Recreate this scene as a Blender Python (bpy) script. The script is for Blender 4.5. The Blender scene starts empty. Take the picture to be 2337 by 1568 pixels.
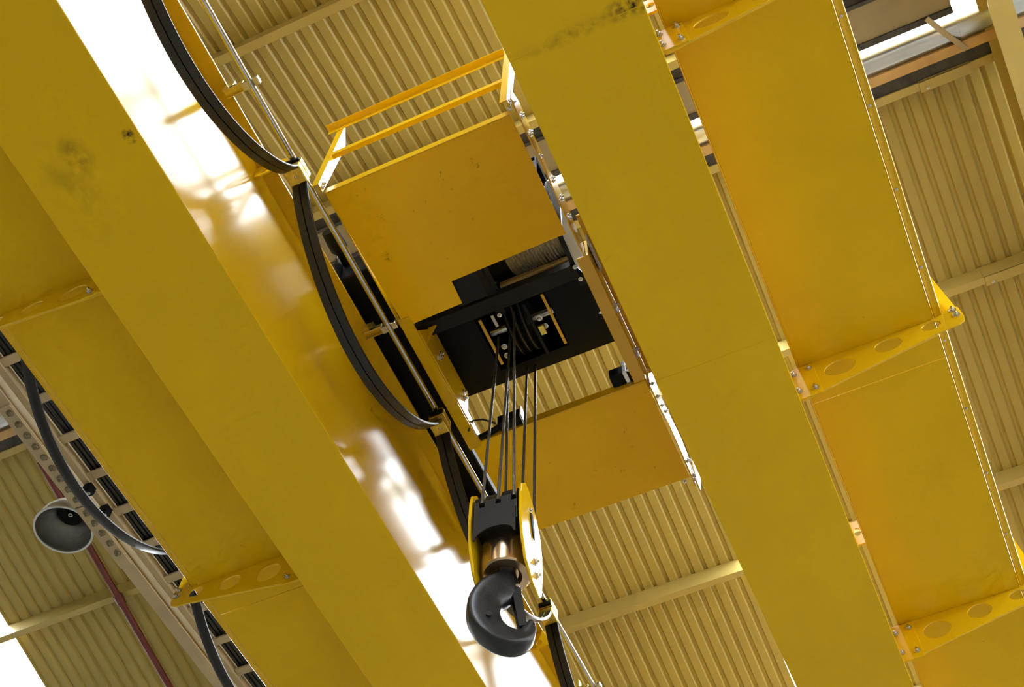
import bpy, bmesh, math, random
from mathutils import Vector, Matrix
random.seed(7)
PI = math.pi
C = bpy.context.scene.collection
S = bpy.context.scene

# ------------------------------------------------------------------ camera
# the camera stands at the world origin, 1.6 m above the shop floor; X runs along the crane girders,
# Y across them, Z is up
cam_d = bpy.data.cameras.new('camera')
cam = bpy.data.objects.new('camera', cam_d)
C.objects.link(cam)
cam_d.sensor_fit = 'HORIZONTAL'
cam_d.sensor_width = 36.0
cam_d.lens = 36.0 * 2900.0 / 2337.0
cam_d.clip_start = 0.05
cam_d.clip_end = 200
W = ((0.40826051, 0.78996154, 0.45747582),
     (-0.91286139, 0.35179508, 0.20718182),
     (0.00272793, -0.50219617, 0.86474943))   # world axes seen from the lens (right, down, forward)
cam.matrix_world = Matrix(((W[0][0], -W[0][1], -W[0][2], 0),
                           (W[1][0], -W[1][1], -W[1][2], 0),
                           (W[2][0], -W[2][1], -W[2][2], 0),
                           (0, 0, 0, 1)))
S.camera = cam

# ------------------------------------------------------------------ light and exposure
S.view_settings.view_transform = 'Standard'
S.view_settings.look = 'None'
S.view_settings.gamma = 1.0
S.view_settings.use_curve_mapping = False
S.view_settings.exposure = 0.14
ROOFLIGHT = 13.5      # daylight coming through the translucent roof sheets
SIDELIGHT = 0.15      # daylight in the side windows
GABLELIGHT = 0.6      # daylight in the windows of the wall on the sunny side
EDGE_GLOW = 14.0     # unseen glowing strip added high on that side to whiten the walkway edges
world = bpy.data.worlds.new('sky')
S.world = world
world.use_nodes = True
world.node_tree.nodes['Background'].inputs[0].default_value = (0.75, 0.86, 1.0, 1)
world.node_tree.nodes['Background'].inputs[1].default_value = 6.0
try:
    S.cycles.use_denoising = True
    S.cycles.use_light_tree = False
    S.cycles.max_bounces = 6
    S.cycles.diffuse_bounces = 4
    S.cycles.glossy_bounces = 3
    S.cycles.transmission_bounces = 1
    S.cycles.transparent_max_bounces = 2
    S.cycles.caustics_reflective = False
    S.cycles.caustics_refractive = False
    S.cycles.use_adaptive_sampling = True
    S.cycles.adaptive_threshold = 0.1
    S.cycles.adaptive_min_samples = 12
    S.cycles.sample_clamp_indirect = 12
except Exception:
    pass

# ------------------------------------------------------------------ materials
MATS = {}
def _new(name):
    m = bpy.data.materials.new(name)
    m.use_nodes = True
    MATS[name] = m
    nt = m.node_tree
    return m, nt, nt.nodes['Principled BSDF']

def paint(name, col, rough=0.2, metal=0.0, var=0.06, scale=3.0, bump=0.0, bscale=60.0, spec=0.5, dirt=None):
    """plain paint / metal: a little colour mottling, optional fine relief, optional dirt specks"""
    m, nt, b = _new(name)
    N, L = nt.nodes, nt.links
    tc = N.new('ShaderNodeTexCoord')
    nz = N.new('ShaderNodeTexNoise'); nz.inputs['Scale'].default_value = scale; nz.inputs['Detail'].default_value = 2
    L.new(tc.outputs['Object'], nz.inputs['Vector'])
    rp = N.new('ShaderNodeValToRGB')
    d = [max(0, c * (1 - var)) for c in col]; l = [min(1, c * (1 + var)) for c in col]
    rp.color_ramp.elements[0].position = .3; rp.color_ramp.elements[0].color = (*d, 1)
    rp.color_ramp.elements[1].position = .7; rp.color_ramp.elements[1].color = (*l, 1)
    L.new(nz.outputs['Fac'], rp.inputs['Fac'])
    out = rp.outputs['Color']
    if dirt:
        dcol, dscale, lo, hi = dirt
        n2 = N.new('ShaderNodeTexNoise'); n2.inputs['Scale'].default_value = dscale; n2.inputs['Detail'].default_value = 4
        n2.inputs['Roughness'].default_value = .7
        L.new(tc.outputs['Object'], n2.inputs['Vector'])
        mr = N.new('ShaderNodeMapRange'); mr.inputs['From Min'].default_value = lo; mr.inputs['From Max'].default_value = hi
        L.new(n2.outputs['Fac'], mr.inputs['Value'])
        mx = N.new('ShaderNodeMix'); mx.data_type = 'RGBA'
        L.new(mr.outputs['Result'], mx.inputs['Factor']); L.new(out, mx.inputs['A']); mx.inputs['B'].default_value = (*dcol, 1)
        out = mx.outputs['Result']
    L.new(out, b.inputs['Base Color'])
    b.inputs['Roughness'].default_value = rough
    b.inputs['Metallic'].default_value = metal
    b.inputs['Specular IOR Level'].default_value = spec
    if bump:
        n3 = N.new('ShaderNodeTexNoise'); n3.inputs['Scale'].default_value = bscale; n3.inputs['Detail'].default_value = 3
        L.new(tc.outputs['Object'], n3.inputs['Vector'])
        bp = N.new('ShaderNodeBump'); bp.inputs['Strength'].default_value = bump; bp.inputs['Distance'].default_value = .002
        L.new(n3.outputs['Fac'], bp.inputs['Height']); L.new(bp.outputs['Normal'], b.inputs['Normal'])
    return m

def stain(name, col, rough, spots, spec=0.2):
    """yellow paint with scuffs of soot: spots = [(x, y, z, rx, ry, strength, fine_scale)] in object space"""
    m = paint(name, col, rough, var=.04, scale=1.2, spec=spec)
    nt = m.node_tree; N, L = nt.nodes, nt.links
    b = N['Principled BSDF']
    out = b.inputs['Base Color'].links[0].from_socket
    tc = N.new('ShaderNodeTexCoord')
    for (x, y, z, rx, ry, st, fs) in spots:
        mp = N.new('ShaderNodeMapping'); mp.vector_type = 'POINT'
        mp.inputs['Location'].default_value = (-x / rx, -y / ry, 0)
        mp.inputs['Scale'].default_value = (1 / rx, 1 / ry, 0)
        L.new(tc.outputs['Object'], mp.inputs['Vector'])
        ln = N.new('ShaderNodeVectorMath'); ln.operation = 'LENGTH'; L.new(mp.outputs['Vector'], ln.inputs[0])
        r1 = N.new('ShaderNodeMapRange'); r1.inputs['From Min'].default_value = 0; r1.inputs['From Max'].default_value = 1
        r1.inputs['To Min'].default_value = 1; r1.inputs['To Max'].default_value = 0
        L.new(ln.outputs['Value'], r1.inputs['Value'])
        nz = N.new('ShaderNodeTexNoise'); nz.inputs['Scale'].default_value = fs; nz.inputs['Detail'].default_value = 4
        L.new(tc.outputs['Object'], nz.inputs['Vector'])
        r2 = N.new('ShaderNodeMapRange'); r2.inputs['From Min'].default_value = .38; r2.inputs['From Max'].default_value = .66
        L.new(nz.outputs['Fac'], r2.inputs['Value'])
        mu = N.new('ShaderNodeMath'); mu.operation = 'MULTIPLY'; L.new(r1.outputs['Result'], mu.inputs[0]); L.new(r2.outputs['Result'], mu.inputs[1])
        m2 = N.new('ShaderNodeMath'); m2.operation = 'MULTIPLY'; m2.use_clamp = True; L.new(mu.outputs[0], m2.inputs[0]); m2.inputs[1].default_value = st
        mx = N.new('ShaderNodeMix'); mx.data_type = 'RGBA'
        L.new(m2.outputs[0], mx.inputs['Factor']); L.new(out, mx.inputs['A']); mx.inputs['B'].default_value = (.03, .022, .012, 1)
        out = mx.outputs['Result']
    L.new(out, b.inputs['Base Color'])
    return m

def glow(name, col, strength):
    m, nt, b = _new(name)
    b.inputs['Base Color'].default_value = (.8, .8, .8, 1)
    b.inputs['Emission Color'].default_value = (*col, 1)
    b.inputs['Emission Strength'].default_value = strength
    b.inputs['Roughness'].default_value = .5
    return m

YEL = (.80, .50, .006)
paint('yellow', YEL, .17, var=.03, scale=1.5)
paint('yellow_plate', (.79, .495, .004), .25, var=.04, scale=2.0, spec=.2, dirt=((.06, .035, .01), 9, .70, .78))
paint('yellow_platform_lit', (.98, .585, .004), .25, var=.04, scale=2.0, spec=.2, dirt=((.10, .055, .01), 11, .655, .78))  # same yellow made brighter and warmer in place of light bounced between the girders
paint('zinc_yellow', (.70, .56, .12), .28, .85, var=.15, scale=40)
paint('zinc', (.62, .62, .60), .25, .95, var=.15, scale=60)
paint('chrome', (.60, .62, .66), .16, 1.0, var=.05, scale=20)
paint('rope', (.15, .145, .135), .4, .6, var=.35, scale=180)
paint('drum_rope_lit', (.60, .55, .45), .5, .1, var=.2, scale=60)  # rope colour lightened to replace light missing inside the winch
paint('dark_rope', (.055, .05, .045), .5, .3, var=.3, scale=90)
paint('bolt_dull', (.20, .165, .10), .4, .2, var=.2, scale=40)
paint('black', (.004, .004, .0045), .5, var=.2, scale=8, spec=.15)
paint('charcoal', (.015, .015, .017), .5, var=.15, scale=8, spec=.2)
paint('housing', (.009, .0085, .0085), .45, var=.15, scale=14, spec=.3)
paint('rubber', (.014, .014, .016), .32, var=.15, scale=30)
paint('hook_steel', (.018, .020, .025), .33, .2, var=.3, scale=18, bump=.3, bscale=70, dirt=((.5, .5, .5), 40, .72, .76))
paint('turned_steel', (.60, .44, .28), .20, .95, var=.38, scale=7)
paint('sky_tint_steel', (.52, .60, .78), .28, .25, var=.08, scale=6)  # pale blue in the base colour stands in for reflected sky
paint('brass_bar', (.52, .36, .16), .4, .3, var=.12, scale=12)
paint('roof_paint', (.44, .335, .083), .38, var=.05, scale=1.0)
paint('purlin_paint', (.46, .35, .10), .40, var=.06, scale=2.0)
paint('beam_paint', (.46, .375, .235), .30, var=.10, scale=3.0)
paint('panel_brown', (.30, .235, .13), .55, var=.06, scale=2)
paint('orange_wood', (.55, .34, .13), .5, var=.1, scale=6)
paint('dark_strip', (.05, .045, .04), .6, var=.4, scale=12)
paint('duct', (.62, .64, .67), .30, .9, var=.06, scale=4)
paint('lamp_metal', (.42, .43, .44), .32, .8, var=.15, scale=10)
paint('lamp_rim', (.62, .66, .68), .4, .4, var=.05)
paint('red_pipe', (.13, .020, .018), .4, var=.15, scale=8)
paint('concrete', (.37, .355, .31), .6, var=.12, scale=.6)
paint('wall_paint', (.62, .59, .50), .7, var=.05, scale=.7)
glow('rooflight', (.87, .94, 1.0), ROOFLIGHT)
glow('ridge_glass', (1.0, .97, .86), 5.0)
glow('side_glass', (.93, .97, 1.0), SIDELIGHT)
glow('edge_glow_strip', (.97, .98, 1.0), EDGE_GLOW)
glow('sunny_glass', (1.0, .98, .94), GABLELIGHT)
MATS['side_glass'].cycles.emission_sampling = 'NONE'; MATS['ridge_glass'].cycles.emission_sampling='NONE'
for _m in ('rooflight',):
    MATS[_m].cycles.emission_sampling = 'FRONT_BACK'

# ------------------------------------------------------------------ mesh helpers
class MB:
    def __init__(s): s.v = []; s.f = []
    def add(s, vs, fs):
        o = len(s.v); s.v += [tuple(v) for v in vs]; s.f += [tuple(i + o for i in f) for f in fs]; return s
    def box(s, x0, x1, y0, y1, z0, z1):
        x0, x1 = sorted((x0, x1)); y0, y1 = sorted((y0, y1)); z0, z1 = sorted((z0, z1))
        return s.add([(x0, y0, z0), (x1, y0, z0), (x1, y1, z0), (x0, y1, z0), (x0, y0, z1), (x1, y0, z1), (x1, y1, z1), (x0, y1, z1)],
                     [(0, 3, 2, 1), (4, 5, 6, 7), (0, 1, 5, 4), (1, 2, 6, 5), (2, 3, 7, 6), (3, 0, 4, 7)])
    def prism(s, pts, axis, a, b):
        """pts: closed 2-D outline; axis 'x': (y,z) outline, 'y': (x,z) outline, 'z': (x,y) outline"""
        def P(p, t):
            return {'x': (t, p[0], p[1]), 'y': (p[0], t, p[1]), 'z': (p[0], p[1], t)}[axis]
        n = len(pts)
        ar = sum(pts[i][0] * pts[(i + 1) % n][1] - pts[(i + 1) % n][0] * pts[i][1] for i in range(n))
        a, b = min(a, b), max(a, b)
        flip = (ar < 0) != (axis == 'y')
        vs = [P(p, a) for p in pts] + [P(p, b) for p in pts]
        fs = [tuple(range(n - 1, -1, -1)), tuple(range(n, 2 * n))] + [(i, (i + 1) % n, n + (i + 1) % n, n + i) for i in range(n)]
        if flip: fs = [tuple(reversed(f)) for f in fs]
        return s.add(vs, fs)
    def tube(s, pts, r, n=10, cap=True):
        pts = [Vector(p) for p in pts]; k = len(pts); rings = []
        up = None
        for i in range(k):
            t = (pts[min(i + 1, k - 1)] - pts[max(i - 1, 0)]).normalized()
            if up is None:
                up = t.orthogonal().normalized()
            up = (up - t * up.dot(t)).normalized(); sd = t.cross(up)
            rr = r[i] if isinstance(r, (list, tuple)) else r
            rings.append([pts[i] + (up * math.cos(2 * PI * j / n) + sd * math.sin(2 * PI * j / n)) * rr for j in range(n)])
        vs = [v for R in rings for v in R]
        fs = [(i * n + j, i * n + (j + 1) % n, (i + 1) * n + (j + 1) % n, (i + 1) * n + j) for i in range(k - 1) for j in range(n)]
        if cap: fs += [tuple(range(n - 1, -1, -1)), tuple((k - 1) * n + j for j in range(n))]
        return s.add(vs, fs)
    def ribbon(s, pts, side, w, t, nrm=None):
        """flat strip swept along pts: width w along 'side', thickness t across it, rounded edges"""
        pts = [Vector(p) for p in pts]; side = Vector(side).normalized(); k = len(pts)
        prof = [(-.5, -.25), (-.5, .25), (-.42, .5), (.42, .5), (.5, .25), (.5, -.25), (.42, -.5), (-.42, -.5)]
        n = len(prof); vs = []
        for i in range(k):
            tg = (pts[min(i + 1, k - 1)] - pts[max(i - 1, 0)]).normalized()
            nn = tg.cross(side).normalized()
            vs += [pts[i] + side * (a * w) + nn * (b * t) for a, b in prof]
        fs = [(i * n + j, i * n + (j + 1) % n, (i + 1) * n + (j + 1) % n, (i + 1) * n + j) for i in range(k - 1) for j in range(n)]
        fs += [tuple(range(n - 1, -1, -1)), tuple((k - 1) * n + j for j in range(n))]
        return s.add(vs, fs)
    def lathe(s, prof, o, axis='z', n=40, closed=False):
        """prof: [(radius, height)] revolved round the axis through o"""
        o = Vector(o); vs = []
        for r, h in prof:
            for j in range(n):
                a = 2 * PI * j / n; u, v = r * math.cos(a), r * math.sin(a)
                vs.append(o + Vector({'z': (u, v, h), 'y': (v, h, u), 'x': (h, u, v)}[axis]))
        k = len(prof)
        fs = [(i * n + j, i * n + (j + 1) % n, (i + 1) * n + (j + 1) % n, (i + 1) * n + j) for i in range(k - 1) for j in range(n)]
        if closed: fs += [((k - 1) * n + j, (k - 1) * n + (j + 1) % n, (j + 1) % n, j) for j in range(n)]
        else:
            if prof[0][0] > 1e-6: fs.append(tuple(range(n - 1, -1, -1)))
            if prof[-1][0] > 1e-6: fs.append(tuple((k - 1) * n + j for j in range(n)))
        return s.add(vs, fs)

ORG = {}
def _mesh(name, mb, org, smooth):
    me = bpy.data.meshes.new(name)
    me.from_pydata([tuple(Vector(v) - org) for v in mb.v], [], mb.f)
    bm = bmesh.new(); bm.from_mesh(me)
    bmesh.ops.remove_doubles(bm, verts=bm.verts, dist=1e-6)
    bmesh.ops.recalc_face_normals(bm, faces=bm.faces)
    bm.to_mesh(me); bm.free()
    if smooth:
        for p in me.polygons: p.use_smooth = True
        me.set_sharp_from_angle(angle=math.radians(smooth if smooth is not True else 35))
    me.update()
    return me

def obj(name, mb, mat, parent=None, smooth=False, bevel=0.0):
    if parent is None:
        lo = [min(v[i] for v in mb.v) for i in range(3)]; hi = [max(v[i] for v in mb.v) for i in range(3)]
        org = Vector(((lo[0] + hi[0]) / 2, (lo[1] + hi[1]) / 2, lo[2]))
    else:
        org = ORG[parent.name]
    me = _mesh(name, mb, org, smooth)
    me.materials.append(MATS[mat])
    o = bpy.data.objects.new(name, me); C.objects.link(o)
    ORG[o.name] = org
    if parent is None: o.location = org
    else: o.parent = parent
    if bevel:
        bv = o.modifiers.new('edge', 'BEVEL'); bv.width = abs(bevel); bv.segments = 2 if bevel > 0 else 1; bv.limit_method = 'ANGLE'; bv.angle_limit = math.radians(40)
        bv.harden_normals = False
    return o

def thing(name, loc, label, cat, group=None):
    o = bpy.data.objects.new(name, None); C.objects.link(o)
    o.empty_display_size = .1
    o.location = loc; ORG[o.name] = Vector(loc)
    return tag(o, label, cat, group)
def tag(o, label, cat, group=None):
    o['label'] = label; o['category'] = cat
    if group: o['group'] = group
    return o
def struct(o):
    o['kind'] = 'structure'; return o
def empty_struct(name, loc=(0, 0, 0)):
    o = bpy.data.objects.new(name, None); C.objects.link(o); o.location = loc; ORG[o.name] = Vector(loc)
    return struct(o)
def place(name, me, parent, loc, rot=(0, 0, 0)):
    """an instance of shared mesh data as a part"""
    o = bpy.data.objects.new(name, me); C.objects.link(o); o.parent = parent
    base = ORG[parent.name]
    o.location = Vector(loc) - base; o.rotation_euler = rot
    ORG[o.name] = Vector(loc)
    return o

def plate_holes(name, outer, holes, thick, axis, at, mat, parent, bevel=.0):
    """flat plate with real round holes. outline in 2-D; axis x: (y,z), y: (x,z), z: (x,y)"""
    cu = bpy.data.curves.new('tmp', 'CURVE'); cu.dimensions = '2D'; cu.fill_mode = 'BOTH'; cu.extrude = thick / 2
    def sp(pts):
        q = cu.splines.new('POLY'); q.points.add(len(pts) - 1)
        for p, (a, b) in zip(q.points, pts): p.co = (a, b, 0, 1)
        q.use_cyclic_u = True
    sp(outer)
    for (a, b, ra, rb) in holes:
        sp([(a + ra * math.cos(2 * PI * i / 28), b + rb * math.sin(2 * PI * i / 28)) for i in range(28)])
    t = bpy.data.objects.new('tmp', cu); C.objects.link(t)
    dg = bpy.context.evaluated_depsgraph_get()
    me = bpy.data.meshes.new_from_object(t.evaluated_get(dg), depsgraph=dg)
    bpy.data.objects.remove(t); bpy.data.curves.remove(cu)
    mb = MB()
    def P(v): return {'x': (at + v[2], v[0], v[1]), 'y': (v[0], at + v[2], v[1]), 'z': (v[0], v[1], at + v[2])}[axis]
    mb.add([P(v.co) for v in me.vertices], [tuple(p.vertices) for p in me.polygons])
    bpy.data.meshes.remove(me)
    return obj(name, mb, mat, parent, bevel=bevel)

def bolt_mesh(name, r, mat, h=None):
    mb = MB(); h = h or r * .8
    mb.lathe([(r * 1.45, 0), (r * 1.45, r * .25), (r * 1.3, r * .3)], (0, 0, 0), n=16)
    mb.lathe([(r, r * .25), (r, r * .25 + h * .85), (r * .85, r * .25 + h)], (0, 0, 0), n=6)
    mb.lathe([(r * .5, r * .25), (r * .5, r * .25 + h * 1.9)], (0, 0, 0), n=10)
    me = _mesh(name, mb, Vector((0, 0, 0)), 30); me.materials.append(MATS[mat]); return me
BOLT = bolt_mesh('bolt', .013, 'zinc')
BOLT_S = bolt_mesh('bolt_small', .009, 'zinc')
BOLT_T = bolt_mesh('bolt_tiny', .005, 'zinc')
BOLT_BEIGE = bolt_mesh('bolt_beige', .020, 'bolt_dull')
FACE = {'-x': (0, -PI / 2, 0), '+x': (0, PI / 2, 0), '-y': (PI / 2, 0, 0), '+y': (-PI / 2, 0, 0), '-z': (PI, 0, 0), '+z': (0, 0, 0)}

# ================================================================== THE HALL
X0, X1 = -8.0, 16.0          # side walls carrying the eaves
SW = 1.0275                  # cover width of one roof sheet
Y0, Y1 = .195 - 10 * 1.0275, .195 + 14 * 1.0275        # gable walls
FLOOR = -1.6
PITCH = .2254
RXm, RXp = 3.48, 4.40        # ridge opening
def zpur(x):                 # height of the underside of the purlins
    return 10 - PITCH * (x - RXp) if x > RXp else (10 - PITCH * (RXm - x) if x < RXm else 10)
PH = .17                     # purlin depth

fl = struct(obj('floor', MB().box(X0 - .3, X1 + .3, Y0 - .3, Y1 + .3, FLOOR - .2, FLOOR), 'concrete'))

def wall_with_windows(name, fixed, lo, hi, top, axis, wins):
    """wall panel strips round a row of glazed openings. wins: [(a0,a1,z0,z1)]"""
    mb = MB()
    def B(a0, a1, z0, z1, t=.12):
        if axis == 'x': mb.box(fixed - t, fixed + t, a0, a1, z0, z1)
        else: mb.box(a0, a1, fixed - t, fixed + t, z0, z1)
    z0, z1 = wins[0][2], wins[0][3]
    B(lo, hi, FLOOR, z0); B(lo, hi, z1, top)
    a = lo
    for (w0, w1, _, _) in wins:
        B(a, w0, z0, z1); a = w1
    B(a, hi, z0, z1)
    return struct(obj(name, mb, 'wall_paint'))
WIN = []
ytops = [(Y0 + 1 + i * 3.7, Y0 + 4.2 + i * 3.7) for i in range(6)]
xw = [(a, b, 1.6, 5.2) for a, b in ytops]
wall_with_windows('wall_back', X0, Y0, Y1, zpur(X0) + .3, 'x', xw)
wall_with_windows('wall_front', X1, Y0, Y1, zpur(X1) + .3, 'x', xw)
yw = [(X0 + 1 + i * 3.7, X0 + 4.2 + i * 3.7, 1.6, 5.2) for i in range(6)]
yw_sun = [(a, b, .2, 5.4) for a, b, _, _ in yw]
wall_with_windows('wall_right', Y0, X0, X1, 5.6, 'y', yw_sun)
yw_top = [(a, b, 5.85, 7.05) for a, b, _, _ in yw]  # added glowing panes, placed where the walkway edge chamfers reflect
w_ = MB().box(X0, X1, Y0 - .12, Y0 + .12, 5.6, 5.85).box(X0, X1, Y0 - .12, Y0 + .12, 7.05, 7.2)
a_ = X0
for (p_, q_, _, _) in yw_top:
    w_.box(a_, p_, Y0 - .12, Y0 + .12, 5.85, 7.05); a_ = q_
w_.box(a_, X1, Y0 - .12, Y0 + .12, 5.85, 7.05)
struct(obj('wall_right_top', w_, 'wall_paint'))
wall_with_windows('wall_left', Y1, X0, X1, 7.2, 'y', yw)
def gable(name, y):
    pts = [(X0, 7.2), (X1, 7.2), (X1, zpur(X1) + .3), (RXp, 10.4), (RXm, 10.4), (X0, zpur(X0) + .3)]
    return struct(obj(name, MB().prism(pts, 'y', y - .12, y + .12), 'wall_paint'))
gable('wall_right_gable', Y0); gable('wall_left_gable', Y1)
wn = 0
for fixed, axis, ws in ((X0, 'x', xw), (X1, 'x', xw), (Y0, 'y', yw_sun), (Y0, 'y', yw_top), (Y1, 'y', yw)):
    for (a, b, z0, z1) in ws:
        wn += 1
        w = MB()
        fr = MB()
        def B(m, a0, a1, q0, q1, t):
            m.box(fixed - t, fixed + t, a0, a1, q0, q1) if axis == 'x' else m.box(a0, a1, fixed - t, fixed + t, q0, q1)
        B(w, a, b, z0, z1, .01)
        o = struct(obj('window_%d' % wn, w, ('edge_glow_strip' if z0 > 5 else 'sunny_glass') if fixed == Y0 else 'side_glass'))  # the upper panes on the right are an added, unseen light source
        for q in (a, (a + b) / 2, b): B(fr, q - .04, q + .04, z0, z1, .06)
        for q in (z0, (z0 + z1) / 2, z1): B(fr, a, b, q - .04, q + .04, .05)
        obj('window_frame', fr, 'beam_paint', o)

# --- roof: profiled sheets, one object each, hung on the purlins
ceiling = empty_struct('ceiling', (3.94, 1.0, 10.0))
def sheet_mb(xa, xb, y):
    """one trapezoid-profiled sheet, its ribs running down the slope from xa to xb"""
    p = SW / 8; mb = MB(); prof = []
    for i in range(8):
        a = y + i * p
        prof += [(a, 0), (a + .072, 0), (a + .084, .022), (a + .108, .022)]
    prof.append((y + SW, 0))
    za, zb = zpur(xa) + PH, zpur(xb) + PH
    n = len(prof)
    vs = [(xa, yy, za + h) for yy, h in prof] + [(xb, yy, zb + h) for yy, h in prof]
    vs += [(xa, yy, za + h + .004) for yy, h in prof] + [(xb, yy, zb + h + .004) for yy, h in prof]
    fs = [(i, i + 1, n + i + 1, n + i) for i in range(n - 1)] + [(2 * n + i + 1, 2 * n + i, 3 * n + i, 3 * n + i + 1) for i in range(n - 1)]
    fs += [(0, n, 3 * n, 2 * n), (n - 1, 3 * n - 1, 4 * n - 1, 2 * n - 1)]
    return mb.add(vs, fs)
rl = 100
for k in range(24):
    y = Y0 + k * SW
    light = k in (2, 10, 18)      # one sheet in eight is translucent
    for side in (0, 1):
        if side: a, b, mid = RXp - .02, X1 + .2, 5.05
        else: a, b, mid = RXm + .02, X0 - .2, 3.25
        if light and (side or y < 8):
            obj('roof_sheet', sheet_mb(a, mid, y), 'roof_paint', ceiling)
            rl += 1
            struct(obj('window_%d' % rl, sheet_mb(mid, b, y), 'rooflight'))
        else:
            obj('roof_sheet', sheet_mb(a, b, y), 'roof_paint', ceiling)

# --- purlins
def purlin(x, d):
    z = zpur(x); t = .004; s = d
    # C section: web at x, flanges reaching away by .07
    pts = [(x, z), (x + .07, z), (x + .07, z + .018), (x + .07 - t, z + .018), (x + .07 - t, z + t), (x + t, z + t),
           (x + t, z + PH - t), (x + .07 - t, z + PH - t), (x + .07 - t, z + PH - .018), (x + .07, z + PH - .018), (x + .07, z + PH), (x, z + PH)]
    return MB().prism(pts, 'y', Y0, Y1)
PX = [4.40, 6.12, 7.97, 9.8, 11.6, 13.4, 15.2] + [3.41, 1.82, .05, -1.75, -3.55, -5.3, -7.0]
for x in PX:
    p = obj('purlin', purlin(x, 1), 'purlin_paint', ceiling)
    for yj in (-1.62, 5.9):
        q = yj + (.0 if x < 5 else -.0)
        z = zpur(x)
        sl = MB().box(x - .006, x + .09, q - .42, q, z - .008, z - .0005)
        sl.box(x - .007, x - .0005, q - .42, q, z - .008, z + PH * .9)
        obj('sleeve', sl, 'purlin_paint', p)
        place('bolt', BOLT_S, p, (x + .07, q - .06, z - .008), FACE['-z'])

# --- rafters of the steel frames
def rafter(y0, w=.18, d=.30, drop=.36):
    r = MB()
    for (xa, xb) in ((RXp - .46, X1), (RXm + .46, X0)):
        za, zb = zpur(xa) - .0, zpur(xb)
        if xa > 4: za = zpur(RXp) + PITCH * .46 * .9
        za = 10.0 + .08 if abs(xa - 3.94) < .1 else za
        def slab(yA, yB, h0, h1):
            r.add([(xa, yA, za + h0), (xb, yA, zb + h0), (xb, yB, zb + h0), (xa, yB, za + h0), (xa, yA, za + h1), (xb, yA, zb + h1), (xb, yB, zb + h1), (xa, yB, za + h1)],
                  [(0, 1, 2, 3), (4, 7, 6, 5), (0, 4, 5, 1), (1, 5, 6, 2), (2, 6, 7, 3), (3, 7, 4, 0)])
        slab(y0, y0 + w, -drop, -drop + .014); slab(y0, y0 + w, -.014, -.0005); slab(y0 + w / 2 - .006, y0 + w / 2 + .006, -drop + .014, -.014)
    return obj('rafter', r, 'purlin_paint', ceiling)
rafter(-2.40); rafter(5.18)

# --- the ridge: open slot with glazing above, blanking panels, dark strips standing in for shade
rg = MB().box(RXm - .02, RXp + .02, Y0, Y1, 10.52, 10.54)
struct(obj('window_200', rg, 'ridge_glass'))
for x in (RXm - .02, RXp):
    obj('ridge_upstand', MB().box(x, x + .02, Y0, Y1, 10.17, 10.54), 'purlin_paint', ceiling)
ridge_y = [(-9.7, -5.95), (-5.9, -2.5), (-2.02, 1.9), (1.95, 5.1), (5.4, 9.3), (9.4, 14.1)]
for (a, b) in ridge_y:
    pm = obj('ridge_panel', MB().box(3.60, 3.895, a, b, 10.0, 10.03), 'panel_brown', ceiling, bevel=.004)
    fm = MB().box(3.895, 3.945, a, b, 9.985, 10.05); fm.box(3.57, 3.60, a, b, 9.985, 10.05)
    obj('panel_edge', fm, 'dark_strip', pm)
obj('shade_strip', MB().box(4.285, 4.42, Y0, Y1, 10.02, 10.05), 'dark_strip', ceiling)  # dark strip in place of the shadowed channel beside the purlin
obj('shade_strip', MB().box(3.46, 3.575, Y0, Y1, 10.02, 10.05), 'dark_strip', ceiling)
obj('ridge_batten', MB().box(4.20, 4.284, Y0, Y1, 9.985, 10.05), 'orange_wood', ceiling)
# --- duct along the ridge
du = thing('ventilation_duct', (4.13, 2.0, 9.98), 'round galvanised duct running along the roof ridge below the daylight slot', 'duct')
obj('pipe', MB().tube([(4.13, Y0 + .2, 10.09), (4.13, Y1 - .2, 10.09)], .095, n=32), 'duct', du, smooth=True)
for y in (-8, -5, -2.05, 1.8, 4.4, 7.4, 10.5):
    obj('seam_ring', MB().lathe([(.1, -.02), (.1, .02)], (4.13, y, 10.09), 'y', n=32), 'duct', du, smooth=True)
for y in (-1.95, 3.9, 9.0):
    st = MB(); st.ribbon([(3.9, y + .14, 9.975), (4.05, y + .05, 9.975), (4.13, y, 9.975), (4.27, y - .09, 9.975)], (.5, .8, 0), .045, .012)
    obj('strap', st, 'beam_paint', du)

# ================================================================== OTHER THINGS UNDER THE ROOF
# --- horizontal beam with bolted splice
bz = 7.6
bm_ = thing('tie_beam', (3.0, 5.26, bz), 'beige steel beam with bolted splice beside the cable ladder', 'beam')
obj('bottom_flange', MB().box(X0 + .2, X1 - .2, 5.285, 5.395, bz, bz + .014), 'beam_paint', bm_, bevel=.003)
obj('top_flange', MB().box(X0 + .2, X1 - .2, 5.285, 5.395, bz + .30, bz + .314), 'beam_paint', bm_)
obj('beam_web', MB().box(X0 + .2, X1 - .2, 5.334, 5.346, bz + .014, bz + .30), 'beam_paint', bm_)
for (a, b) in ((3.02, 3.985), (3.995, 4.62)):
    sp = obj('splice_plate', MB().box(a, b, 5.288, 5.392, bz - .014, bz - .0005), 'beam_paint', bm_, bevel=.003)
    n = int((b - a) / .105)
    for i in range(n):
        for yy in (5.325,):
            place('bolt', BOLT_BEIGE, sp, (a + .06 + i * .105, yy, bz - .014), FACE['-z'])
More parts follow.
